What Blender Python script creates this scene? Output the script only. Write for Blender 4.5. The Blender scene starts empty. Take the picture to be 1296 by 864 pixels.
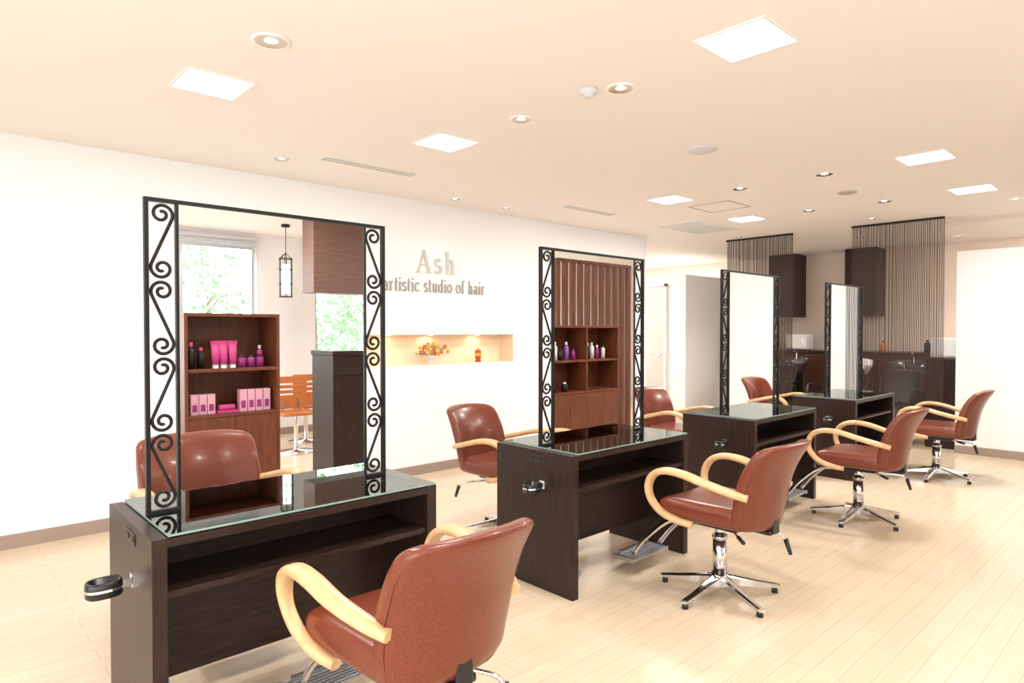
import bpy, bmesh, math, random
from mathutils import Vector, Matrix
random.seed(7)
S=bpy.context.scene
S.view_settings.view_transform='Standard'
S.view_settings.look='None'
S.view_settings.exposure=.17
COL=S.collection
CEIL=2.655
# ---------------------------------------------------------------- materials
def newmat(name):
    m=bpy.data.materials.new(name); m.use_nodes=True
    nt=m.node_tree; b=nt.nodes['Principled BSDF']
    return m,nt,b
def pmat(name,col,rough=.5,metal=0,coat=0,spec=.5,noise=0,nscale=20,stretch=(1,1,1),bump=0,emis=None,es=0):
    m,nt,b=newmat(name)
    b.inputs['Base Color'].default_value=(*col,1)
    b.inputs['Roughness'].default_value=rough
    b.inputs['Metallic'].default_value=metal
    b.inputs['Coat Weight'].default_value=coat
    b.inputs['Specular IOR Level'].default_value=spec
    if emis: 
        b.inputs['Emission Color'].default_value=(*emis,1); b.inputs['Emission Strength'].default_value=es
    if noise or bump:
        tc=nt.nodes.new('ShaderNodeTexCoord'); mp=nt.nodes.new('ShaderNodeMapping')
        mp.inputs['Scale'].default_value=stretch
        n=nt.nodes.new('ShaderNodeTexNoise'); n.inputs['Scale'].default_value=nscale; n.inputs['Detail'].default_value=4
        nt.links.new(tc.outputs['Object'],mp.inputs['Vector']); nt.links.new(mp.outputs['Vector'],n.inputs['Vector'])
        if noise:
            r=nt.nodes.new('ShaderNodeValToRGB')
            r.color_ramp.elements[0].position=.3; r.color_ramp.elements[1].position=.7
            r.color_ramp.elements[0].color=(*[c*(1-noise) for c in col],1)
            r.color_ramp.elements[1].color=(*[min(1,c*(1+noise)) for c in col],1)
            nt.links.new(n.outputs['Fac'],r.inputs['Fac']); nt.links.new(r.outputs['Color'],b.inputs['Base Color'])
        if bump:
            bp=nt.nodes.new('ShaderNodeBump'); bp.inputs['Strength'].default_value=bump; bp.inputs['Distance'].default_value=.002
            nt.links.new(n.outputs['Fac'],bp.inputs['Height']); nt.links.new(bp.outputs['Normal'],b.inputs['Normal'])
    return m
M={}
M['wall']=pmat('wall_paint',(.90,.90,.91),.7,bump=.05,nscale=150)
M['ceil']=pmat('ceiling_paint',(.87,.82,.78),.8,noise=.008,nscale=60)
M['back']=pmat('back_wall_paint',(.80,.67,.57),.7)
M['nichem']=pmat('niche_paint',(.88,.70,.52),.7)
M['base']=pmat('baseboard_vinyl',(.34,.26,.21),.5)
M['dark']=pmat('wenge_wood',(.026,.013,.009),.35,spec=.3,noise=.5,nscale=6,stretch=(1.5,12,22))
M['darkv']=pmat('wenge_wood_vertical',(.026,.013,.009),.35,spec=.3,noise=.5,nscale=6,stretch=(12,12,1.2))
M['red']=pmat('mahogany_wood',(.14,.042,.020),.38,spec=.35,noise=.25,nscale=5,stretch=(10,10,1.2))
M['redd']=pmat('dark_mahogany_wood',(.065,.022,.013),.4,spec=.3,noise=.25,nscale=5,stretch=(10,10,1.2))
M['brownp']=pmat('brown_panel_wood',(.17,.085,.065),.4,noise=.2,nscale=5,stretch=(1,10,10))
M['black']=pmat('black_iron',(.005,.0045,.0045),.4,spec=.3)
M['blackp']=pmat('black_plastic',(.012,.012,.013),.3)
M['chrome']=pmat('chrome',(.78,.78,.80),.12,metal=1)
M['alu']=pmat('aluminium',(.58,.59,.62),.35,metal=1)
M['leather']=pmat('brown_leather',(.175,.038,.018),.28,spec=.42,noise=.28,nscale=190,bump=.2,coat=.12)
M['leatherb']=pmat('black_leather',(.015,.011,.010),.35,spec=.3)
M['beech']=pmat('beech_wood',(.70,.44,.22),.33,noise=.14,nscale=6,stretch=(8,2,2),coat=.2)
M['mirror']=pmat('mirror_silver',(.95,.96,.96),.0,metal=1)
M['white']=pmat('white_plastic',(.85,.85,.83),.4)
M['lens']=pmat('light_diffuser',(1,1,1),.5,emis=(1,.98,.95),es=6)
M['bulb']=pmat('lamp_bulb',(1,1,1),.5,emis=(1,.9,.75),es=4)
M['reflector']=pmat('lamp_reflector',(.55,.45,.36),.25,metal=1)
M['grille']=pmat('grille_grey',(.45,.38,.32),.6)
M['hatch']=pmat('hatch_trim',(.50,.43,.38),.6)
M['slot']=pmat('slot_dark',(.30,.24,.20),.7)
M['steel']=pmat('brushed_letter_steel',(.55,.54,.51),.4,metal=.0)
M['steeld']=pmat('dark_letter_steel',(.34,.33,.32),.4,metal=.1)
M['orange']=pmat('orange_wood',(.48,.15,.04),.35,noise=.1,nscale=6,stretch=(8,8,1))
M['porc']=pmat('porcelain',(.85,.85,.83),.15,coat=.4)
M['basin']=pmat('smoked_basin',(.05,.04,.038),.2,coat=.3)
M['pink']=pmat('pink_gloss',(.60,.06,.25),.35)
M['pinkl']=pmat('pink_box',(.68,.36,.46),.4)
M['magenta']=pmat('magenta_cap',(.30,.03,.18),.3)
M['green']=pmat('green_leaf',(.30,.48,.27),.6,noise=.3,nscale=3)
M['yellow']=pmat('yellow_petal',(.80,.44,.03),.5)
M['redf']=pmat('red_petal',(.52,.04,.03),.5)
M['purple']=pmat('purple_plastic',(.3,.12,.45),.4)
M['orangep']=pmat('orange_plastic',(.8,.28,.04),.4)
M['trunk']=pmat('bark',(.25,.18,.12),.8)
M['ground']=pmat('pavement',(.45,.46,.42),.8,noise=.1,nscale=2)
M['string']=pmat('string_yarn',(.05,.032,.026),.8,spec=.2)
M['door']=pmat('door_paint',(.66,.60,.54),.45)
M['blind']=pmat('blind_slat',(.66,.66,.67),.5)
M['gedge']=pmat('glass_green_edge',(.24,.35,.31),.15)
M['paint2']=pmat('partition_paint',(.90,.895,.89),.7)
def glassmat(name,tint=(1,1,1)):
    m=bpy.data.materials.new(name); m.use_nodes=True; nt=m.node_tree; nt.nodes.clear()
    o=nt.nodes.new('ShaderNodeOutputMaterial'); mx=nt.nodes.new('ShaderNodeMixShader')
    t=nt.nodes.new('ShaderNodeBsdfTransparent'); t.inputs[0].default_value=(*tint,1)
    g=nt.nodes.new('ShaderNodeBsdfGlossy'); g.inputs['Roughness'].default_value=.015; g.inputs['Color'].default_value=(.93,1,.97,1)
    f=nt.nodes.new('ShaderNodeFresnel'); f.inputs['IOR'].default_value=3.4
    nt.links.new(f.outputs[0],mx.inputs[0]); nt.links.new(t.outputs[0],mx.inputs[1]); nt.links.new(g.outputs[0],mx.inputs[2])
    nt.links.new(mx.outputs[0],o.inputs[0]); return m
M['glass']=glassmat('clear_glass',(.93,.97,.95))
def floormat():
    m,nt,b=newmat('maple_planks')
    tc=nt.nodes.new('ShaderNodeTexCoord')
    br=nt.nodes.new('ShaderNodeTexBrick'); br.offset=.37; br.offset_frequency=2
    br.inputs['Scale'].default_value=1; br.inputs['Brick Width'].default_value=.9; br.inputs['Row Height'].default_value=.1
    br.inputs['Mortar Size'].default_value=.0014; br.inputs['Mortar Smooth'].default_value=.1
    br.inputs['Color1'].default_value=(.74,.61,.45,1); br.inputs['Color2'].default_value=(.71,.575,.415,1)
    br.inputs['Mortar'].default_value=(.50,.39,.27,1)
    nt.links.new(tc.outputs['Object'],br.inputs['Vector'])
    mp=nt.nodes.new('ShaderNodeMapping'); mp.inputs['Scale'].default_value=(1.2,22,1)
    n=nt.nodes.new('ShaderNodeTexNoise'); n.inputs['Scale'].default_value=3; n.inputs['Detail'].default_value=5
    nt.links.new(tc.outputs['Object'],mp.inputs[0]); nt.links.new(mp.outputs[0],n.inputs['Vector'])
    r=nt.nodes.new('ShaderNodeValToRGB'); r.color_ramp.elements[0].color=(.92,.905,.89,1); r.color_ramp.elements[1].color=(1,1,1,1)
    r.color_ramp.elements[0].position=.3; r.color_ramp.elements[1].position=.65
    mx=nt.nodes.new('ShaderNodeMixRGB'); mx.blend_type='MULTIPLY'; mx.inputs[0].default_value=1
    nt.links.new(n.outputs['Fac'],r.inputs[0]); nt.links.new(br.outputs['Color'],mx.inputs[1]); nt.links.new(r.outputs[0],mx.inputs[2])
    nt.links.new(mx.outputs[0],b.inputs['Base Color'])
    b.inputs['Roughness'].default_value=.22
    return m
M['floor']=floormat()
# ---------------------------------------------------------------- geometry helpers
def link(o,parent=None):
    COL.objects.link(o)
    if parent: o.parent=parent
    return o
def empty(name,loc=(0,0,0),rz=0):
    e=bpy.data.objects.new(name,None); e.empty_display_size=.1; e.location=loc; e.rotation_euler=(0,0,rz)
    return link(e)
def meshobj(name,bm,mats,parent=None,smooth=False):
    me=bpy.data.meshes.new(name); bm.normal_update(); bm.to_mesh(me); bm.free()
    for m in (mats if isinstance(mats,list) else [mats]): me.materials.append(m)
    if smooth:
        for p in me.polygons: p.use_smooth=True
    return link(bpy.data.objects.new(name,me),parent)
def addbox(bm,x0,x1,y0,y1,z0,z1,mi=0):
    vs=[bm.verts.new((x,y,z)) for x in (x0,x1) for y in (y0,y1) for z in (z0,z1)]
    for f in ((0,1,3,2),(4,6,7,5),(0,4,5,1),(2,3,7,6),(0,2,6,4),(1,5,7,3)):
        fc=bm.faces.new([vs[i] for i in f]); fc.material_index=mi
    return vs
def boxes(name,lst,mats,parent=None,bevel=0):
    bm=bmesh.new()
    for b in lst: addbox(bm,*b)
    bmesh.ops.recalc_face_normals(bm,faces=bm.faces)
    o=meshobj(name,bm,mats,parent)
    if bevel:
        md=o.modifiers.new('bevel','BEVEL'); md.width=bevel; md.segments=2; md.limit_method='ANGLE'
    return o
def addcyl(bm,p0,p1,r0,r1=None,seg=20,mi=0):
    r1=r0 if r1 is None else r1
    p0=Vector(p0);p1=Vector(p1);d=p1-p0;L=d.length
    mt=Matrix.Translation((p0+p1)/2) @ d.to_track_quat('Z','Y').to_matrix().to_4x4()
    res=bmesh.ops.create_cone(bm,cap_ends=True,segments=seg,radius1=r0,radius2=r1,depth=L,matrix=mt)
    for v in res['verts']:
        for f in v.link_faces: f.material_index=mi; f.smooth=len(f.verts)==4
def lathe(bm,prof,c=(0,0,0),seg=28,mi=0):
    rings=[]
    for r,z in prof:
        rings.append([bm.verts.new((c[0]+r*math.cos(2*math.pi*i/seg),c[1]+r*math.sin(2*math.pi*i/seg),c[2]+z)) for i in range(seg)])
    for a,b in zip(rings,rings[1:]):
        for i in range(seg):
            f=bm.faces.new((a[i],a[(i+1)%seg],b[(i+1)%seg],b[i])); f.smooth=True; f.material_index=mi
def cushion(name,hx,hy,hz,r,k,ax,fn,mat,parent=None,cuts=12):
    bm=bmesh.new(); bmesh.ops.create_cube(bm,size=2)
    bmesh.ops.subdivide_edges(bm,edges=bm.edges[:],cuts=cuts,use_grid_fill=True)
    H=(hx,hy,hz)
    for v in bm.verts:
        n=[math.sin(c*math.pi/2)*.6+c*.4 for c in v.co]
        a,b=ax; na,nb=n[a],n[b]
        p=[n[i]*H[i] for i in range(3)]
        inn=[max(-(H[i]-r),min(H[i]-r,p[i])) for i in range(3)]
        d=Vector([p[i]-inn[i] for i in range(3)])
        if d.length>1e-6: d=d.normalized()*r
        p=[inn[i]+d[i] for i in range(3)]
        p[a]*=math.sqrt(1-k*nb**4); p[b]*=math.sqrt(1-k*na**4)
        v.co=fn(*p) if fn else p
    o=meshobj(name,bm,mat,parent,True)
    md=o.modifiers.new('sub','SUBSURF'); md.levels=1; md.render_levels=1
    return o
def catmull(P,n=8):
    P=[Vector(p) for p in P]; Q=[P[0]*2-P[1]]+P+[P[-1]*2-P[-2]]; out=[]
    for i in range(1,len(Q)-2):
        for j in range(n):
            t=j/n; a,b,c,d=Q[i-1],Q[i],Q[i+1],Q[i+2]
            out.append(.5*((2*b)+(c-a)*t+(2*a-5*b+4*c-d)*t*t+(3*b-a-3*c+d)*t**3))
    out.append(P[-1]); return out
def sweep(bm,pts,w,t,lat=Vector((1,0,0)),seg=14,mi=0,pw=.75):
    rings=[];n=len(pts)
    for i,p in enumerate(pts):
        tg=(pts[min(i+1,n-1)]-pts[max(i-1,0)]).normalized()
        nn=tg.cross(lat).normalized(); l2=nn.cross(tg).normalized()
        ring=[]
        for j in range(seg):
            a=2*math.pi*j/seg; ca,sa=math.cos(a),math.sin(a)
            ca=math.copysign(abs(ca)**pw,ca); sa=math.copysign(abs(sa)**pw,sa)
            wi=w(i/(n-1)) if callable(w) else w
            ring.append(bm.verts.new(p+l2*ca*wi+nn*sa*t))
        rings.append(ring)
    for a,b in zip(rings,rings[1:]):
        for j in range(seg):
            f=bm.faces.new((a[j],a[(j+1)%seg],b[(j+1)%seg],b[j])); f.smooth=True; f.material_index=mi
    bm.faces.new(rings[0]).material_index=mi; bm.faces.new(rings[-1]).material_index=mi
def clone_group(src,name,loc,rz=0):
    e=empty(name,loc,rz)
    for c in src.children:
        o=c.copy(); COL.objects.link(o); o.parent=e
    return e
# ---------------------------------------------------------------- room shell
X0,X1,Y0,Y1=-2.2,11.0,-3.5,5.22
boxes('floor',[(X0-.2,X1+.2,Y0-.2,8.4,-.1,0)],M['floor'])
boxes('ceiling',[(X0-.2,X1+.2,Y0-.2,8.4,CEIL,CEIL+.12)],M['ceil'])
nx0,nx1,nz0,nz1=3.02,4.85,1.06,1.36
bm=bmesh.new()
for b in [(X0,nx0,Y1,Y1+.22,0,CEIL),(nx1,7.32,Y1,Y1+.22,0,CEIL),(nx0,nx1,Y1,Y1+.22,0,nz0),(nx0,nx1,Y1,Y1+.22,nz1,CEIL),
          (7.12,7.32,Y1+.22,8.2,0,CEIL)]: addbox(bm,*b)
addbox(bm,nx0,nx1,Y1+.18,Y1+.22,nz0,nz1,1)
addbox(bm,nx0,nx1,Y1+.002,Y1+.18,nz0,nz0+.004,1)
addbox(bm,nx0,nx1,Y1+.002,Y1+.18,nz1-.004,nz1,1)
addbox(bm,nx1-.004,nx1,Y1+.002,Y1+.18,nz0,nz1,1)
addbox(bm,nx0,nx0+.004,Y1+.002,Y1+.18,nz0,nz1,1)
meshobj('wall_left',bm,[M['wall'],M['nichem']])
boxes('wall_back',[(X1,X1+.2,Y0,8.2,0,CEIL)],M['back'])
boxes('wall_corridor_end',[(7.32,X1,8.2,8.4,0,CEIL)],M['wall'])
wins=[(-1.9,.9,.2,2.35),(1.5,3.3,.9,2.5),(4.12,5.9,.25,2.45),(6.6,8.9,.25,2.45)]  # first opening is out of view, put in for daylight fill
seg=[]; x=X0
for a,b,z0,z1 in wins:
    seg+= [(x,a,Y0-.15,Y0,0,CEIL),(a,b,Y0-.15,Y0,0,z0),(a,b,Y0-.15,Y0,z1,CEIL)]; x=b
seg.append((x,X1,Y0-.15,Y0,0,CEIL))
boxes('wall_right',seg,M['wall'])
lw=(-3.2,2.6,.15,2.3)  # unseen front window, added as daylight fill and sized for wall brightness
boxes('wall_front',[(X0-.15,X0,Y0-.15,lw[0],0,CEIL),(X0-.15,X0,lw[1],Y1+.2,0,CEIL),(X0-.15,X0,lw[0],lw[1],0,lw[2]),(X0-.15,X0,lw[0],lw[1],lw[3],CEIL)],M['wall'])
def winframe(name,a,b,z0,z1,axis,pos,n=2):
    L=[]
    w=.04
    def bx(u0,u1,z0_,z1_): 
        L.append((u0,u1,pos-.1,pos-.05,z0_,z1_) if axis=='x' else (pos-.1,pos-.05,u0,u1,z0_,z1_))
    bx(a,b,z0,z0+w); bx(a,b,z1-w,z1)
    for i in range(n+1):
        u=a+(b-a-w)*i/n; bx(u,u+w,z0+w,z1-w)
    boxes(name,L,M['alu'])
for i,(a,b,z0,z1) in enumerate(wins): winframe('window_%d'%(i+1),a,b,z0,z1,'x',Y0)
winframe('window_5',lw[0],lw[1],lw[2],lw[3],'y',X0,5)
boxes('wall_partition_right',[(8.75,8.87,-.4,1.98,0,2.30)],M['paint2'],bevel=.004)
boxes('wall_partition_corridor',[(9.1,9.22,5.73,8.2,0,2.3),(9.22,X1,5.73,5.85,0,2.3)],M['paint2'],bevel=.004)
d=empty('door_1',(9.1,6.5,0))
boxes('door_leaf',[(-.03,-.005,-.38,.40,.01,2.12)],M['door'],d,.003)
boxes('door_frame',[(-.045,-.001,-.43,-.385,0,2.17),(-.045,-.001,.405,.45,0,2.17),(-.045,-.001,-.43,.45,2.125,2.17)],M['white'],d,.003)
bm=bmesh.new(); addcyl(bm,(-.03,-.32,1.0),(-.075,-.32,1.0),.012); addcyl(bm,(-.075,-.33,1.0),(-.075,-.20,1.0),.01); addcyl(bm,(-.031,-.32,1),(-.036,-.32,1),.028)
meshobj('door_lever',bm,M['chrome'],d)
boxes('baseboard_left',[(X0,7.32,Y1-.012,Y1,0,.09),(7.32,7.332,Y1,8.2,0,.09)],M['base'])
boxes('baseboard_partition',[(8.738,8.75,-.4,1.98,0,.09)],M['base'])
boxes('baseboard_corridor',[(9.088,9.1,5.73,6.06,0,.09),(9.1,X1,5.718,5.73,0,.09)],M['base'])
boxes('baseboard_right',[(X0,X1,Y0,Y0+.012,0,.09)],M['base'])
# ---------------------------------------------------------------- ceiling fittings
def panel(x,y,PW=18):
    e=empty('ceiling_panel_light',(x,y,CEIL))
    h=.15
    boxes('frame',[(-h-.012,h+.012,-h-.012,-h,-.008,0),(-h-.012,h+.012,h,h+.012,-.008,0),(-h-.012,-h,-h,h,-.008,0),(h,h+.012,-h,h,-.008,0)],M['white'],e)
    boxes('diffuser',[(-h,h,-h,h,-.004,0)],M['lens'],e)
    l=bpy.data.lights.new('panel_lamp','AREA'); l.shape='SQUARE'; l.size=.29; l.energy=PW; l.color=(1,.955,.91)
    o=bpy.data.objects.new('panel_lamp',l); o.location=(0,0,-.01); link(o,e)
for a in [(1.13,3.47,14),(2.62,3.48,16),(5.34,3.53,27),(6.88,3.56,36),(1.13,1.38,18),(2.66,1.38,20),(5.40,1.42,28),(6.92,1.45,40),(9.8,6.9,50),(8.2,7.4,45),(2.66,-1.5),(5.4,-1.5,28),(-.6,3.5,10),(9.9,.9,45)]: panel(*a)  # the panel in the corridor is an added lamp, brightening the back area
def downlight(x,y,r=.06,lamp=0,col=(1,.88,.74)):
    e=empty('recessed_downlight',(x,y,CEIL))
    bm=bmesh.new()
    lathe(bm,[(r*1.0,0),(r*1.02,-.006),(r*.93,-.009),(r*.86,-.007)],mi=0)
    lathe(bm,[(r*.86,-.007),(r*.6,-.003),(r*.36,-.002)],mi=1)
    lathe(bm,[(r*.36,-.002),(r*.2,-.004),(.0005,-.005)],mi=2)
    meshobj('trim_ring',bm,[M['white'],M['reflector'],M['bulb']],e)
    if lamp:
        l=bpy.data.lights.new('spot_lamp','SPOT'); l.energy=lamp; l.spot_size=math.radians(95); l.spot_blend=.8; l.color=col; l.shadow_soft_size=.04
        o=bpy.data.objects.new('spot_lamp',l); o.location=(0,0,-.02); link(o,e)
for a in [(1.15,2.78,.08),(2.70,2.09,.075),(2.66,2.795,.07),(1.985,4.63,.06,6),(5.375,2.12,.075),(5.37,2.84,.07),(6.885,2.87,.07),(6.93,2.17,.07),
          (3.80,4.91,.055,6),(4.45,4.9,.05,4),(7.72,1.28,.06),(8.1,4.3,.06),(7.9,2.6,.06),(9.3,3.2,.06,55),(9.3,4.6,.06,55),(10.2,2.3,.06,60),(9.4,1.0,.06)]: downlight(*a)
e=empty('smoke_detector',(2.594,2.218,CEIL)); bm=bmesh.new()
lathe(bm,[(.001,0),(.050,0),(.050,-.014),(.042,-.024),(.028,-.027),(.026,-.038),(.015,-.044),(.0005,-.044)]); meshobj('housing',bm,M['blind'],e)
e=empty('ceiling_speaker',(4.02,2.41,CEIL)); bm=bmesh.new()
lathe(bm,[(.11,0),(.11,-.008),(.095,-.014),(.0005,-.016)]); meshobj('grille_disc',bm,M['blind'],e)
e=empty('ceiling_speaker',(6.24,2.26,CEIL)); bm=bmesh.new()
lathe(bm,[(.08,0),(.08,-.008),(.07,-.012),(.0005,-.013)]); meshobj('grille_disc',bm,M['hatch'],e)
for x,y in [(2.585,4.39),(5.2,4.43)]:
    e=empty('air_vent',(x,y,CEIL))
    L=[(-.40,.40,-.055,-.045,-.008,0),(-.40,.40,.045,.055,-.008,0),(-.40,-.39,-.045,.045,-.008,0),(.39,.40,-.045,.045,-.008,0),(-.39,.39,-.006,.006,-.008,0)]
    boxes('vent_frame',L,M['white'],e); boxes('vent_slot',[(-.39,.39,-.045,.045,-.003,0)],M['grille'],e)
e=empty('access_hatch',(6.01,3.4,CEIL)); h=.225
boxes('hatch_frame',[(-h,h,-h,-h+.012,-.005,0),(-h,h,h-.012,h,-.005,0),(-h,-h+.012,-h,h,-.005,0),(h-.012,h,-h,h,-.005,0)],M['hatch'],e)
e=empty('air_return_grille',(7.03,4.27,CEIL))
L=[(-.48,.48,-.28,-.26,-.01,0),(-.48,.48,.26,.28,-.01,0),(-.48,-.46,-.26,.26,-.01,0),(.46,.48,-.26,.26,-.01,0)]
L+=[(-.46,.46,-.25+i*.028,-.25+i*.028+.014,-.008,-.002) for i in range(18)]
boxes('grille_bars',L,M['white'],e); boxes('grille_void',[(-.46,.46,-.26,.26,-.0015,0)],M['slot'],e)
# ---------------------------------------------------------------- wall sign : serif letters drawn as strokes
def arc(cx,cy,rx,ry,a0,a1,n=14):
    return [(cx+rx*math.cos(math.radians(a0+(a1-a0)*i/n)),cy+ry*math.sin(math.radians(a0+(a1-a0)*i/n))) for i in range(n+1)]
def V(x,y0,y1): return [(x,y0),(x,y1)]
def sf(x,y,l=.2,r=.2): return [(x-l,y),(x+r,y)]
G={'a':([arc(.36,.70,.27,.28,160,0)+[(.63,.12),(.78,.03)],arc(.36,.30,.26,.27,60,330)],.85),
'r':([V(.22,0,1),sf(.22,0),sf(.12,.97,.12,.1),arc(.50,.62,.28,.34,180,55)],.75),
't':([[(.25,1.35),(.25,.2)]+arc(.42,.2,.17,.17,180,300),[(0,.97),(.55,.97)]],.60),
'i':([V(.2,0,1),sf(.2,0),sf(.1,.97,.1,.1),[(.2,1.28),(.2,1.46)]],.45),
's':([arc(.34,.74,.24,.24,20,250)+arc(.36,.26,.26,.26,70,-160)],.72),
'c':([arc(.45,.5,.38,.48,40,320)],.85),
'u':([[(.2,1),(.2,.3)]+arc(.45,.3,.25,.28,180,350),V(.74,0,1),sf(.1,.97,.1,.1),sf(.64,.97,.1,.1),sf(.80,.02,.05,.12)],.98),
'd':([arc(.42,.48,.34,.46,50,310),V(.74,0,1.5),sf(.64,1.47,.1,.1),sf(.80,.02,.05,.12)],.98),
'o':([arc(.46,.5,.38,.48,0,360,24)],.95),
'f':([[(.24,0),(.24,1.2)]+arc(.44,1.2,.2,.28,180,40),[(0,.97),(.5,.97)],sf(.24,0)],.58),
'h':([V(.22,0,1.5),arc(.48,.62,.26,.35,180,0)+[(.74,0)],sf(.22,0,.18,.18),sf(.74,0,.18,.18),sf(.12,1.47,.12,.1)],1.02),
'A':([[(.12,0),(.66,1.5)],[(.62,1.5),(1.18,0)],[(.3,.5),(.98,.5)],sf(.12,0),sf(1.18,0,.25,.2)],1.35),
' ':([],.5)}
def sign(name,s,x,z,width,xh,w,mat,depth=.014,gap=.12):
    total=sum(G[c][1]+gap for c in s)-gap; sx=width/total; bm=bmesh.new(); cx=0; li=0
    for c in s:
        for st_ in G[c][0]:
            li+=1
            P=[Vector((cx*sx+p[0]*sx,p[1]*xh)) for p in st_]; n=len(P); Ls=[];Rs=[]
            for i,p in enumerate(P):
                t=(P[min(i+1,n-1)]-P[max(i-1,0)]).normalized(); nn=Vector((-t.y,t.x))
                ww=w*(.32+.68*abs(t.y)**1.3)/2
                if c=='A' and st_[0]==(.12,0) and n==2 and t.y>.5: ww*=.5
                Ls.append(p+nn*ww); Rs.append(p-nn*ww)
            dp=depth+.0002*(li%5)
            f0=[[bm.verts.new((q.x,-dp,q.y)) for q in Ls],[bm.verts.new((q.x,-dp,q.y)) for q in Rs],
                [bm.verts.new((q.x,0,q.y)) for q in Ls],[bm.verts.new((q.x,0,q.y)) for q in Rs]]
            for i in range(n-1):
                for a,b in ((0,1),(2,0),(1,3)): bm.faces.new((f0[a][i],f0[a][i+1],f0[b][i+1],f0[b][i]))
            for i in (0,n-1): bm.faces.new((f0[0][i],f0[1][i],f0[3][i],f0[2][i]))
        cx+=G[c][1]+gap
    bmesh.ops.recalc_face_normals(bm,faces=bm.faces)
    o=meshobj(name,bm,mat); o.location=(x,Y1-.0005,z); return o
sign('wall_sign_name','Ash',3.57,1.965,.47,.145,.034,M['steel'],gap=.3)
sign('wall_sign_tagline','artistic studio of hair',3.20,1.775,1.23,.088,.016,M['steeld'],depth=.010,gap=.18)
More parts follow.
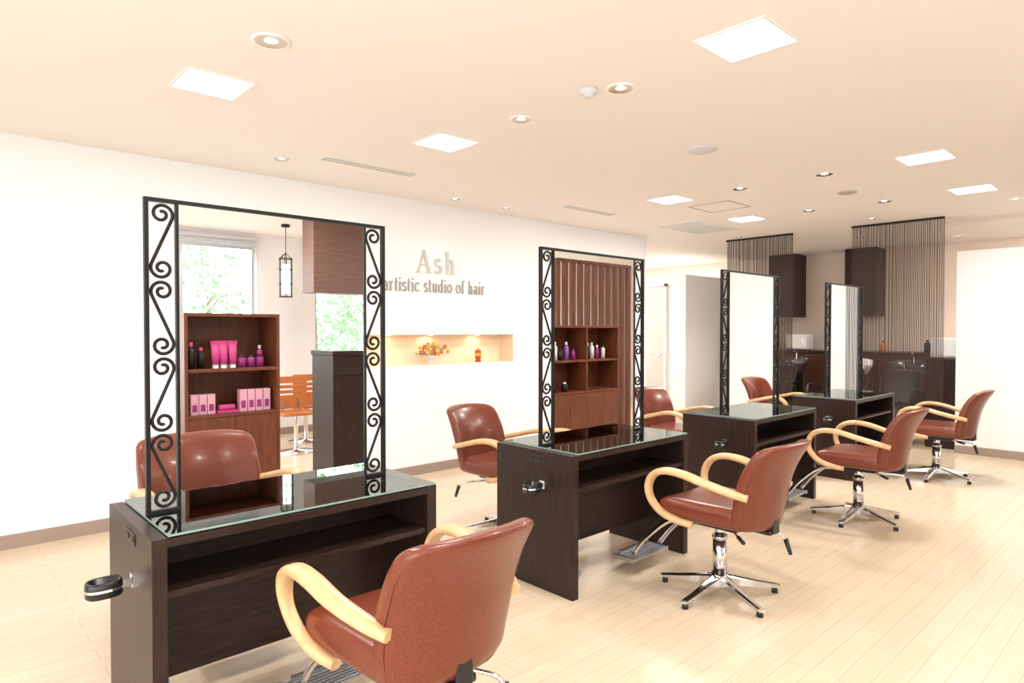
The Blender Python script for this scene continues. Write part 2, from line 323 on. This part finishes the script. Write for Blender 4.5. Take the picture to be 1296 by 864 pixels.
# ---------------------------------------------------------------- styling station
def scroll_pts(h,R,flip,x,z,y):
    cz=h/2-R; T=[]
    for i in range(40):
        t=i/39; ang=math.radians(205)-(1-t)*math.radians(500); r=R*(.20+.80*t**.9)
        T.append((r*math.cos(ang),cz+r*math.sin(ang)))
    B=[(-a,-b) for a,b in reversed(T)]
    P=T+B
    return [(x+(a if not flip else -a),y,z+b) for a,b in P]
def station():
    e=empty('styling_station',(0,0,0))
    W=1.08; D=.59; H=.75
    boxes('side_panels',[(0,.045,0,D,0,H),(W-.045,W,0,D,0,H)],M['darkv'],e,.002)
    boxes('top_board',[(.045,W-.045,.002,D-.002,H-.032,H-.004)],M['dark'],e,.002)
    boxes('shelf_board',[(.045,W-.045,.012,D-.012,.553,.575)],M['dark'],e,.002)
    boxes('centre_panel',[(.045,W-.045,.285,.305,.17,.553),(.045,W-.045,.285,.305,.575,H-.032)],M['dark'],e)
    boxes('glass_top',[(.05,W-.004,.006,D-.006,H+.001,H+.008)],M['glass'],e)
    boxes('glass_edge',[(.05,W-.004,.004,.006,H+.001,H+.008),(.05,W-.004,D-.006,D-.004,H+.001,H+.008),(.048,.05,.004,D-.004,H+.001,H+.008),(W-.004,W-.002,.004,D-.004,H+.001,H+.008)],M['gedge'],e)
    boxes('socket_plate',[(-.003,.0,.20,.32,.685,.725)],M['blackp'],e)
    boxes('socket_holes',[(-.005,-.003,.215,.245,.695,.715),(-.005,-.003,.275,.305,.695,.715)],M['leatherb'],e)
    a,b=.055,1.01; yb=.295; t=.010; z0=H+.008; z1=1.862; ia,ib=.165,.905
    boxes('mirror_frame',[(a,a+.014,yb-t,yb+t,z0,z1),(b-.014,b,yb-t,yb+t,z0,z1),(a+.014,b-.014,yb-t,yb+t,z1-.014,z1),
        (a+.014,ia,yb-t,yb+t,z0,z0+.012),(ib,b-.014,yb-t,yb+t,z0,z0+.012),
        (ia-.010,ia,yb-t,yb+t,z0+.012,z1-.014),(ib,ib+.010,yb-t,yb+t,z0+.012,z1-.014)],M['black'],e)
    boxes('mirror_glass',[(ia,ib,yb-.005,yb+.005,z0,z1-.014)],M['mirror'],e)
    cu=bpy.data.curves.new('scrollwork','CURVE'); cu.dimensions='3D'; cu.bevel_depth=.006; cu.bevel_resolution=2
    n=4; hh=(z1-.014-z0-.012)/n
    for sx,fl0 in (((a+.014+ia-.010)/2,0),((ib+.010+b-.014)/2,1)):
        R=(ia-.010-a-.014)/2-.0055
        for i in range(n):
            P=scroll_pts(hh-.006,R*.98,(i+fl0)%2,sx,z0+.012+hh*(i+.5),yb)
            sp=cu.splines.new('POLY'); sp.points.add(len(P)-1)
            for q,p in zip(sp.points,P): q.co=(*p,1)
    cu.materials.append(M['black'])
    link(bpy.data.objects.new('scrollwork',cu),e)
    bm=bmesh.new()
    dz=.02
    addbox(bm,-.010,0,.195,.235,.530+dz,.572+dz,1); addcyl(bm,(-.010,.214,.551+dz),(-.04,.210,.551+dz),.010,mi=1); addbox(bm,-.05,-.012,.199,.223,.539+dz,.563+dz,1)
    cx,cy=-.09,.205
    def ring(rx,ry,z): return [bm.verts.new((cx+.80*rx*math.copysign(abs(math.cos(u))**.8,math.cos(u)),cy+.82*ry*math.copysign(abs(math.sin(u))**.8,math.sin(u)),z+.013+dz)) for u in [2*math.pi*i/28 for i in range(28)]]
    R=[ring(.058,.042,.510),ring(.066,.05,.515),ring(.066,.05,.555),ring(.062,.046,.562),ring(.052,.036,.56),ring(.048,.033,.522)]
    for p,q in zip(R,R[1:]):
        for i in range(28):
            f=bm.faces.new((p[i],p[(i+1)%28],q[(i+1)%28],q[i])); f.smooth=True
    bm.faces.new(R[-1]); bm.faces.new(R[0])
    R2=[ring(.0675,.0515,.533),ring(.0675,.0515,.541)]
    for i in range(28):
        f=bm.faces.new((R2[0][i],R2[0][(i+1)%28],R2[1][(i+1)%28],R2[1][i])); f.material_index=1
    meshobj('dryer_holder',bm,[M['blackp'],M['chrome']],e)
    bm=bmesh.new(); sweep(bm,catmull([(.1,.33,.30),(.12,.30,.15),(.16,.24,.03),(.26,.2,.007),(.34,.25,.007),(.36,.33,.007)]),.005,.005,Vector((0,0,1)).cross(Vector((1,.3,0))).normalized(),8)
    meshobj('power_cable',bm,M['alu'],e)
    return e
SX=[.53,2.480,4.428,6.377]
st=station(); st.location=(SX[0],2.21,0)
for x in SX[1:]: clone_group(st,'styling_station',(x,2.22,0))
# ---------------------------------------------------------------- styling chair
def chair():
    e=empty('styling_chair')
    bm=bmesh.new()
    for i in range(5):
        a=math.radians(90+72*i+14); d=Vector((math.cos(a),math.sin(a),0)); n=Vector((-d.y,d.x,0))
        prev=None
        secs=[(.02,.032,.05,.105),(.10,.024,.048,.088),(.22,.019,.036,.062),(.31,.017,.028,.046),(.325,.010,.030,.042)]
        for r,w,zl,zh in secs:
            q=[bm.verts.new(d*r+n*s*w*k+Vector((0,0,z))) for s,z,k in ((-1,zl,1),(1,zl,1),(1,zh-.006,1),(.5,zh,1),(-.5,zh,1),(-1,zh-.006,1))]
            if prev:
                for j in range(6):
                    bm.faces.new((prev[j],prev[(j+1)%6],q[(j+1)%6],q[j]))
            else: bm.faces.new(q)
            prev=q
        bm.faces.new(prev)
        addcyl(bm,d*.300+Vector((0,0,0)),d*.300+Vector((0,0,.03)),.017,.014,14,1)
    addcyl(bm,(0,0,.045),(0,0,.115),.05,.04,28)
    addcyl(bm,(0,0,.11),(0,0,.30),.036,.036,28)
    addcyl(bm,(0,0,.30),(0,0,.315),.040,.040,28)
    addcyl(bm,(0,0,.31),(0,0,.385),.026,.026,24)
    bmesh.ops.recalc_face_normals(bm,faces=bm.faces)
    meshobj('star_base',bm,[M['chrome'],M['blackp']],e)
    boxes('seat_mechanism',[(-.11,.11,-.15,.15,.375,.405),(-.05,.05,-.30,-.10,.385,.41)],M['blackp'],e,.006)
    def fs(x,y,z):
        w=1+.06*(y/.25)
        zz=z+.018*(abs(x)/.25)**2 - (.02*max(0,(y-.1)/.15)**2) + (.008 if z>0 else 0)*(1-(x/.25)**2)
        return (x*w,y,zz+.455)
    cushion('seat',.235,.26,.055,.045,.12,(0,1),fs,M['leather'],e)
    def fb(x,y,z):
        w=1-.05*(-z/.2) if z<0 else 1
        y2=y+.070*(x/.23)**2 -.25*z -.05*(z/.2)**2*(1 if z>0 else .3)
        return (x*w,y2-.305,z*1.0+.630+.012*(1-(x/.23)**2)*(1 if z>0 else 0))
    cushion('backrest',.236,.038,.218,.032,.08,(0,2),fb,M['leather'],e)
    bm=bmesh.new()
    P=[]
    for i in range(49):
        u=2*math.pi*i/48; c,s=math.cos(u),math.sin(u)
        x=.233*math.copysign(abs(c)**.32,c); z=.213*math.copysign(abs(s)**.32,s)
        P.append(Vector(fb(x*math.sqrt(1-.08*(z/.218)**4),-.026,z*math.sqrt(1-.08*(x/.236)**4))))
    sweep(bm,P,.0028,.0028,Vector((0,1,0)),6); meshobj('backrest_piping',bm,M['leather'],e)
    boxes('back_bracket',[(-.03,.03,-.31,-.26,.39,.50)],M['blackp'],e,.005)
    bm=bmesh.new()
    for s in (-1,1):
        P=catmull([(s*.225,-.27,.595),(s*.252,-.20,.612),(s*.282,-.08,.643),(s*.292,.04,.672),(s*.292,.15,.674),(s*.288,.225,.638),(s*.280,.258,.570),(s*.270,.245,.503),(s*.256,.19,.445),(s*.240,.10,.415),(s*.22,.03,.405)],7)
        sweep(bm,P,lambda t:.022+.011*math.sin(math.pi*min(1,t*1.5)) if t<.66 else .022,.018)
        addcyl(bm,(s*.14,.06,.40),(s*.24,.06,.40),.012,mi=1)
    bmesh.ops.recalc_face_normals(bm,faces=bm.faces)
    meshobj('armrests',bm,[M['beech'],M['blackp']],e)
    bm=bmesh.new()
    for s in (-1,1):
        sweep(bm,catmull([(s*.10,.10,.385),(s*.11,.24,.36),(s*.125,.38,.24),(s*.13,.47,.125)],6),.008,.014)
    addbox(bm,-.165,.165,.44,.575,.088,.100,1)
    for i in range(6): addbox(bm,-.155,.155,.452+i*.02,.459+i*.02,.100,.104,1)
    for s in (-1,1): addbox(bm,s*.165-.008,s*.165+.008,.435,.58,.083,.108,1)
    addbox(bm,-.12,.12,.565,.585,.083,.112,1)
    bmesh.ops.recalc_face_normals(bm,faces=bm.faces)
    meshobj('footrest',bm,[M['chrome'],M['alu']],e)
    bm=bmesh.new()
    sweep(bm,catmull([(.03,-.05,.37),(.10,-.14,.35),(.17,-.24,.335),(.19,-.27,.30)],6),.007,.007)
    addcyl(bm,(.188,-.268,.315),(.20,-.29,.235),.013,.010,12,1)
    addcyl(bm,(-.08,-.1,.39),(-.20,-.22,.385),.005,.005,8); addcyl(bm,(-.18,-.20,.385),(-.235,-.255,.383),.010,.010,10,1)
    meshobj('pump_lever',bm,[M['chrome'],M['blackp']],e)
    return e
ch=chair()
ch.location=(1.135,1.73,0)
for x,r in zip((3.135,5.13,7.14),(.0,.03,.05)): clone_group(ch,'styling_chair',(x,1.76,0),r)
for x,y,r in [(1.03,3.29,0),(3.01,3.32,.12),(5.15,3.30,0),(7.12,3.30,-.05)]: clone_group(ch,'styling_chair',(x,y,0),math.pi+r)
# ---------------------------------------------------------------- niche objects
def flowers(x,y,z):
    e=empty('flower_arrangement',(x,y,z)); bm=bmesh.new()
    lathe(bm,[(.0005,0),(.035,0),(.04,.004),(.018,.02),(.02,.03),(.055,.07),(.06,.085),(.055,.085),(.05,.07),(.0005,.05)])
    meshobj('bowl_vase',bm,M['blind'],e)
    bm=bmesh.new()
    for i in range(80):
        a=random.uniform(0,6.28); el=random.uniform(.1,1.4); R=random.uniform(.06,.16)
        c=Vector((math.cos(a)*math.cos(el)*R*1.35,math.sin(a)*math.cos(el)*R*.45,.09+math.sin(el)*R*.8))
        mi=random.choice([0,0,1,1,2,2]); s=random.uniform(.014,.026)
        if mi<2:
            for k in range(6):
                q=Matrix.Rotation(k*math.pi/3,3,'Y'); 
                v=[bm.verts.new(c+q@Vector(p)*s) for p in ((0,-.2,0),(.5,-.6,.45),(0,-.5,1.1),(-.5,-.6,.45))]
                bm.faces.new(v).material_index=mi
            bmesh.ops.create_icosphere(bm,subdivisions=1,radius=s*.45,matrix=Matrix.Translation(c+Vector((0,-s*.4,0))))
        else:
            d=(c-Vector((0,0,.06))).normalized(); n=d.cross(Vector((0,1,0))).normalized()
            v=[bm.verts.new(c+p) for p in (-d*s,n*s*.5,d*s*1.6,-n*s*.5)]
            bm.faces.new(v).material_index=2
    for i in range(14):
        a=random.uniform(0,6.28); addcyl(bm,(0,0,.06),(math.cos(a)*.08,math.sin(a)*.035,.13),.002,.002,5,2)
    meshobj('blossoms',bm,[M['yellow'],M['redf'],M['green']],e)
flowers(3.80,Y1+.09,nz0+.005)
e=empty('candle_lantern',(4.41,Y1+.08,nz0+.005)); bm=bmesh.new()
lathe(bm,[(.0005,0),(.03,0),(.032,.01),(.026,.03),(.034,.06),(.036,.10),(.03,.125),(.012,.135),(.0005,.136)],mi=0)
lathe(bm,[(.037,.065),(.038,.08),(.037,.095)],mi=1); addcyl(bm,(0,0,.135),(0,0,.155),.01,.006,10,1)
meshobj('lantern_body',bm,[M['redf'],M['yellow']],e)
e=empty('niche_downlight',(3.8,Y1+.09,nz1-.004))
for dx in (0,.61,-.5):
    bm=bmesh.new(); lathe(bm,[(.028,0),(.028,-.004),(.0005,-.005)],(dx,0,0)); meshobj('lamp_disc',bm,M['bulb'],e)
    l=bpy.data.lights.new('niche_lamp','AREA'); l.shape='DISK'; l.size=.05; l.energy=.45; l.color=(1,.72,.44)
    o=bpy.data.objects.new('niche_lamp',l); o.location=(dx,0,-.008); link(o,e)
# ---------------------------------------------------------------- string curtains
for y0,y1 in ((2.0,2.96),(3.67,4.60)):
    e=empty('string_curtain',(8.33,y0,0)); L=[]; n=int((y1-y0)/.012)
    for i in range(n):
        y=i*.012+random.uniform(-.0015,.0015); xx=random.uniform(-.006,.006)
        L.append((xx-.002,xx+.002,y,y+.0056,.55+random.uniform(0,.03),CEIL-.02))
    boxes('strings',L,M['string'],e); boxes('rail',[(-.012,.012,0,y1-y0,CEIL-.025,CEIL)],M['darkv'],e)
# ---------------------------------------------------------------- shampoo area
for nm,y0,y1 in (('wall_cabinet',3.42,3.86),('wall_cabinet',4.62,5.06)):
    e=empty(nm,(10.998,y0,1.62)); w=y1-y0
    boxes('carcass',[(-.40,0,0,w,0,CEIL-1.62)],M['darkv'],e,.003)
    boxes('doors',[(-.418,-.401,.003,w/2-.002,.003,CEIL-1.625),(-.418,-.401,w/2+.002,w-.003,.003,CEIL-1.625)],M['darkv'],e,.003)
e=empty('shampoo_counter',(10.3,1.9,0))
boxes('carcass',[(0,.65,0,3.7,.08,1.05),(.04,.65,0,3.7,0,.08)],M['redd'],e,.003)
boxes('doors',[(-.018,-.001,i*.616+.005,i*.616+.611,.10,1.03) for i in range(6)],M['redd'],e,.003)
boxes('worktop',[(-.03,.68,-.02,3.72,1.05,1.085)],M['dark'],e,.003)
e=empty('storage_cabinet',(8.95,1.99,0))
boxes('carcass',[(0,.55,0,.34,0,1.06)],M['darkv'],e,.003); boxes('door_leaf',[(-.018,-.001,.004,.336,.08,1.05)],M['darkv'],e,.003)
def warmer(x,y,z):
    e=empty('towel_warmer',(x,y,z))
    boxes('body',[(0,.28,0,.33,.012,.25)],M['white'],e,.012); boxes('door_panel',[(-.012,-.001,.02,.31,.03,.235)],M['porc'],e,.006)
    boxes('handle',[(-.03,-.012,.04,.055,.08,.19)],M['chrome'],e,.003); boxes('feet',[(.02,.05,.03,.06,0,.012),(.02,.05,.27,.30,0,.012),(.23,.26,.03,.06,0,.012),(.23,.26,.27,.30,0,.012)],M['blackp'],e)
warmer(9.1,1.995,1.06); warmer(10.4,4.36,1.087)
def shampoo(x,y,bmat):
    e=empty('shampoo_chair',(x,y,0))
    boxes('pedestal',[(-.2,.25,-.17,.17,0,.05),(-.1,.12,-.09,.09,.05,.36)],M['blackp'],e,.01)
    cushion('seat',.29,.25,.06,.05,.1,(0,1),lambda a,b,c:(a,b,c+.42),M['leatherb'],e,8)
    cushion('backrest',.05,.24,.26,.04,.1,(1,2),lambda a,b,c:(a+.30+c*.45,b,c+.64),M['leatherb'],e,8)
    cushion('leg_pad',.20,.20,.04,.035,.1,(0,1),lambda a,b,c:(a*.9-.42,b,c+.33+a*.5),M['leatherb'],e,8)
    bm=bmesh.new()
    for s in (-1,1): sweep(bm,catmull([(.26,s*.28,.46),(.1,s*.29,.64),(-.12,s*.29,.66),(-.22,s*.28,.58),(-.2,s*.26,.42)],6),.018,.014,Vector((0,1,0)))
    meshobj('armrests',bm,M['blackp'],e)
    bm=bmesh.new()
    def ring(k,z): return [bm.verts.new((.66+.24*k*math.cos(u),.25*k*math.sin(u),z+.03*math.cos(u))) for u in [2*math.pi*i/28 for i in range(28)]]
    R=[ring(.45,.76),ring(.8,.80),ring(.98,.90),ring(1.0,.97),ring(.93,.97),ring(.85,.90),ring(.4,.84)]
    for p,q in zip(R,R[1:]):
        for i in range(28):
            f=bm.faces.new((p[i],p[(i+1)%28],q[(i+1)%28],q[i])); f.smooth=True
    bm.faces.new(R[-1]); bm.faces.new(R[0])
    meshobj('wash_basin',bm,bmat,e)
    boxes('basin_column',[(.58,.82,-.12,.12,0,.78)],M['blackp'],e,.02)
    bm=bmesh.new(); sweep(bm,catmull([(.88,0,.94),(.88,0,1.06),(.84,0,1.10),(.78,0,1.07)],6),.009,.009,Vector((0,1,0))); meshobj('tap',bm,M['chrome'],e)
for y,bmt in ((2.75,M['basin']),(3.45,M['porc']),(4.35,M['basin'])): shampoo(9.15,y,bmt)
def bottle(name,x,y,z,h,r,mat,cap=None,parent=None):
    bm=bmesh.new(); lathe(bm,[(.0005,0),(r,0),(r,h*.7),(r*.9,h*.76),(r*.4,h*.8),(r*.4,h*.84)],(0,0,0),16)
    lathe(bm,[(r*.5,h*.84),(r*.5,h),(.0005,h)],(0,0,0),16,1)
    o=meshobj(name,bm,[mat,cap or M['blackp']],parent); o.location=Vector((x,y,z))-(parent.location if parent else Vector()); return o
for x,y,m in [(10.4,3.25,'orangep'),(10.42,3.95,'purple'),(10.4,4.05,'white'),(10.4,3.62,'purple'),(10.45,2.7,'blackp'),(10.4,2.45,'orangep'),(10.4,4.92,'blackp')]:
    bottle('shampoo_bottle',x,y,1.086,random.uniform(.15,.2),.04,M[m])
# ---------------------------------------------------------------- retail shelves (seen in mirrors)
def shelf(name,x0,x1,top,levels,cab,nb):
    e=empty(name,(x0,-.45,0)); W=x1-x0; D=.35; t=.025
    L=[(0,t,0,D,0,top-t),(W-t,W,0,D,0,top-t),(0,W,0,D,top-t,top),(t,W-t,0,.012,0,top-t)]
    for z in levels: L.append((t,W-t,.012,D-.004,z-t,z))
    for i in range(1,nb): L.append((W*i/nb-t/2,W*i/nb+t/2,.012,D-.006,cab,top-t))
    boxes('carcass',L,M['red'],e,.002)
    n=2*nb if nb>1 else 2
    boxes('cupboard_doors',[(t+(W-2*t)*i/n+.002,t+(W-2*t)*(i+1)/n-.002,D-.02,D,.07,cab-t-.003) for i in range(n)],M['red'],e,.002)
    return e
s1=shelf('retail_shelf',1.45,2.165,1.53,(.07,.764,1.11),.764,1)
s2=shelf('retail_shelf',4.75,6.60,1.457,(.07,.67,1.047),.67,3)
def tube(x,y,z,h,m,cap):
    bm=bmesh.new(); r=.028
    rings=[]
    for k,(rx,ry,zz) in enumerate([(r*.8,r*.8,0),(r*.8,r*.8,.03),(r,r,.032),(r*1.1,r*.7,h*.6),(r*1.35,.003,h)]):
        rings.append([bm.verts.new((rx*math.cos(2*math.pi*i/16),ry*math.sin(2*math.pi*i/16),zz)) for i in range(16)])
    for a,b in zip(rings,rings[1:]):
        for i in range(16):
            f=bm.faces.new((a[i],a[(i+1)%16],b[(i+1)%16],b[i])); f.smooth=True; f.material_index=0 if a is not rings[0] else 1
    bm.faces.new(rings[0]); bm.faces.new(rings[-1])
    o=meshobj('hair_cream_tube',bm,[m,cap],s1); o.location=Vector((x,y,z))-s1.location
for i,x in enumerate([1.70,1.76,1.83,1.75,1.81]): tube(x,-.20-.07*(i>2),1.11,.21,M['pink'],M['white'])
for i,x in enumerate([1.90,1.97,2.04]): 
    bottle('hair_product_jar',x,-.2,1.11,.10,.032,M['magenta'],M['blackp'],s1)
bottle('hair_product_bottle',2.08,-.3,1.11,.17,.025,M['pink'],M['white'],s1)
for i,x in enumerate([1.53,1.60]): bottle('hair_product_bottle',x,-.22,1.11,.2-.04*i,.028,M['blackp'],M['pink'],s1)
def pbox(x,y,z,w,h,mat):
    o=boxes('product_box',[(-w/2,w/2,-.03,.03,0,h),(-w/2+.01,w/2-.01,.030,.031,h*.15,h*.5,1)],[mat,M['magenta']],s1,.002); o.location=Vector((x,y,z))-s1.location
for x in (1.54,1.60,1.66): pbox(x,-.2,.764,.055,.15,M['pinkl'])
for i in range(4): pbox(1.90+i*.062,-.2,.764,.055,.17,M['pinkl'])
bm=bmesh.new(); addcyl(bm,(1.72,-.2,.804),(1.84,-.2,.804),.022,.022,16); addbox(bm,1.70,1.86,-.25,-.15,.766,.782)
o=meshobj('pink_towel_roll',bm,M['pink'],s1); o.location=-s1.location
for x in [4.95,5.08,5.2,5.45,5.53,5.62,5.73,5.85,6.12,6.2,6.3,6.42]:
    bottle('hair_product_bottle',x,-.22,1.047,random.uniform(.12,.24),random.uniform(.025,.035),M[random.choice(['purple','blackp','white','porc','magenta'])],M[random.choice(['blackp','white'])],s2)
for x in [5.5,5.7]: bottle('hair_product_jar',x,-.22,.67,.11,.04,M['blackp'],M['white'],s2)
e=empty('slatted_wood_screen',(5.90,-.56,0))
boxes('slats',[(i*.145,i*.145+.065,-.03,.03,.03,2.27) for i in range(11)],M['red'],e,.002)
boxes('rails',[(0,1.515,-.035,.035,0,.03),(0,1.515,-.035,.035,2.27,2.31)],M['red'],e,.002)
e=empty('display_plinth',(2.80,-.85,0))
boxes('body',[(0,.33,0,.42,.05,1.17),(.02,.31,.02,.40,0,.05)],M['darkv'],e,.003); boxes('top',[(-.01,.34,-.01,.43,1.17,1.21)],M['dark'],e,.003)
boxes('panel_groove',[(.01,.32,.42,.424,.98,.99)],M['black'],e)
boxes('ceiling_bulkhead',[(3.24,5.2,-2.0,-1.72,1.82,CEIL)],M['brownp'],None,.003)
e=empty('pendant_lantern',(3.25,-2.47,0)); bm=bmesh.new()
addcyl(bm,(0,0,CEIL-.03),(0,0,CEIL),.05,.05,20); addcyl(bm,(0,0,2.30),(0,0,CEIL-.03),.004,.004,8)
for z in (1.80,1.95,2.12,2.25):
    sweep(bm,[Vector((.075*math.cos(2*math.pi*i/24),.075*math.sin(2*math.pi*i/24),z)) for i in range(25)],.005,.005,Vector((0,0,1)),6)
for i in range(6):
    a=i*math.pi/3; addcyl(bm,(.075*math.cos(a),.075*math.sin(a),1.80),(.075*math.cos(a),.075*math.sin(a),2.25),.004,.004,6)
    addcyl(bm,(.075*math.cos(a),.075*math.sin(a),2.25),(0,0,2.32),.004,.004,6)
meshobj('lantern_cage',bm,M['black'],e)
bm=bmesh.new(); addcyl(bm,(0,0,1.84),(0,0,2.18),.045,.045,20); meshobj('lantern_shade',bm,M['lens'],e)
def wchair(x,y,rz):
    e=empty('waiting_chair',(x,y,0),rz); bm=bmesh.new()
    lathe(bm,[(.0005,0),(.21,0),(.21,.012),(.03,.025),(.025,.05),(.025,.42),(.08,.44),(.0005,.44)]); meshobj('pedestal',bm,M['chrome'],e)
    cushion('seat',.21,.21,.02,.018,.15,(0,1),lambda a,b,c:(a,b,c+.455),M['orange'],e,8)
    L=[]
    for x0,x1,z0,z1 in [(-.2,-.14,.48,.86),(.14,.2,.48,.86),(-.14,.14,.48,.64),(-.14,.14,.66,.70),(-.14,.14,.72,.76),(-.14,.14,.78,.86)]:
        L.append((x0,x1,-.215,-.195,z0,z1))
    boxes('backrest',L,M['orange'],e,.002)
    boxes('back_posts',[(-.10,-.075,-.22,-.195,.44,.6),(.075,.10,-.22,-.195,.44,.6)],M['chrome'],e)
wchair(3.22,-2.15,.1); wchair(3.62,-2.75,math.pi+.2); wchair(3.0,-2.95,2.8); wchair(4.3,-2.4,math.pi)
e=empty('round_table',(5.4,-2.9,0))
bm=bmesh.new(); lathe(bm,[(.0005,0),(.24,0),(.24,.015),(.03,.03),(.03,.68),(.10,.70),(.36,.70),(.37,.715),(.36,.73),(.0005,.73)]); meshobj('table_body',bm,M['red'],e)
e=empty('window_blind',(1.5,Y0+.03,0)); boxes('slats',[(0,1.8,0,.02,2.30+i*.028,2.31+i*.028) for i in range(9)],M['blind'],e)
boxes('headrail',[(0,1.8,-.01,.03,2.56,2.60)],M['blind'],e)
# ---------------------------------------------------------------- exterior
boxes('ground_outside',[(-14,24,-20,Y0-.25,-.2,-.12)],M['ground'])
def tree(x,y,h,R):
    e=empty('garden_tree',(x,y,-.12)); bm=bmesh.new(); addcyl(bm,(0,0,0),(0,0,h*.6),.1,.06,10)
    for i in range(6):
        a=random.uniform(0,6.28); addcyl(bm,(0,0,h*.35),(math.cos(a)*R*.6,math.sin(a)*R*.6,h*.7),.04,.015,6)
    meshobj('trunk',bm,M['trunk'],e)
    bm=bmesh.new()
    for i in range(1800):
        d=Vector((random.gauss(0,1),random.gauss(0,1),random.gauss(0,1))).normalized()*R*random.uniform(.5,1)
        c=Vector((d.x,d.y,h*.62+d.z*1.1)); s=random.uniform(.04,.085)
        q=Matrix.Rotation(random.uniform(0,6.28),3,'X')@Matrix.Rotation(random.uniform(0,6.28),3,'Z')
        bm.faces.new([bm.verts.new(c+q@Vector(p)*s) for p in ((-1,0,0),(0,-.5,0),(1,0,0),(0,.5,0))])
    meshobj('foliage',bm,M['green'],e)
for a in [(3.2,-7,3.0,1.4),(5.6,-6.6,2.8,1.2),(8,-8,3.6,1.6),(.8,-8,3.6,1.6)]: tree(*a)
# ---------------------------------------------------------------- world
w=bpy.data.worlds.new('world'); S.world=w; w.use_nodes=True; nt=w.node_tree
bg=nt.nodes['Background']; bg.inputs['Color'].default_value=(.95,.975,1,1); bg.inputs['Strength'].default_value=5.6
def portal(name,loc,rot,sx,sy):
    l=bpy.data.lights.new(name,'AREA'); l.shape='RECTANGLE'; l.size=sx; l.size_y=sy; l.cycles.is_portal=True
    o=bpy.data.objects.new(name,l); o.location=loc; o.rotation_euler=rot; link(o)
for i,(a,b,z0,z1) in enumerate(wins):
    portal('window_portal',((a+b)/2,Y0-.12,(z0+z1)/2),(math.radians(90),0,0),b-a,z1-z0)
portal('window_portal',(X0-.12,(lw[0]+lw[1])/2,(lw[2]+lw[3])/2),(math.radians(90),0,math.radians(-90)),lw[1]-lw[0],lw[3]-lw[2])
# ---------------------------------------------------------------- camera
c=bpy.data.cameras.new('camera'); c.sensor_width=36; c.lens=818/1296*36; c.clip_start=.02
co=bpy.data.objects.new('camera',c); co.location=(0,0,1.4)
co.rotation_euler=(math.radians(90-.98),0,-math.atan2(.679,.734)); link(co); S.camera=co
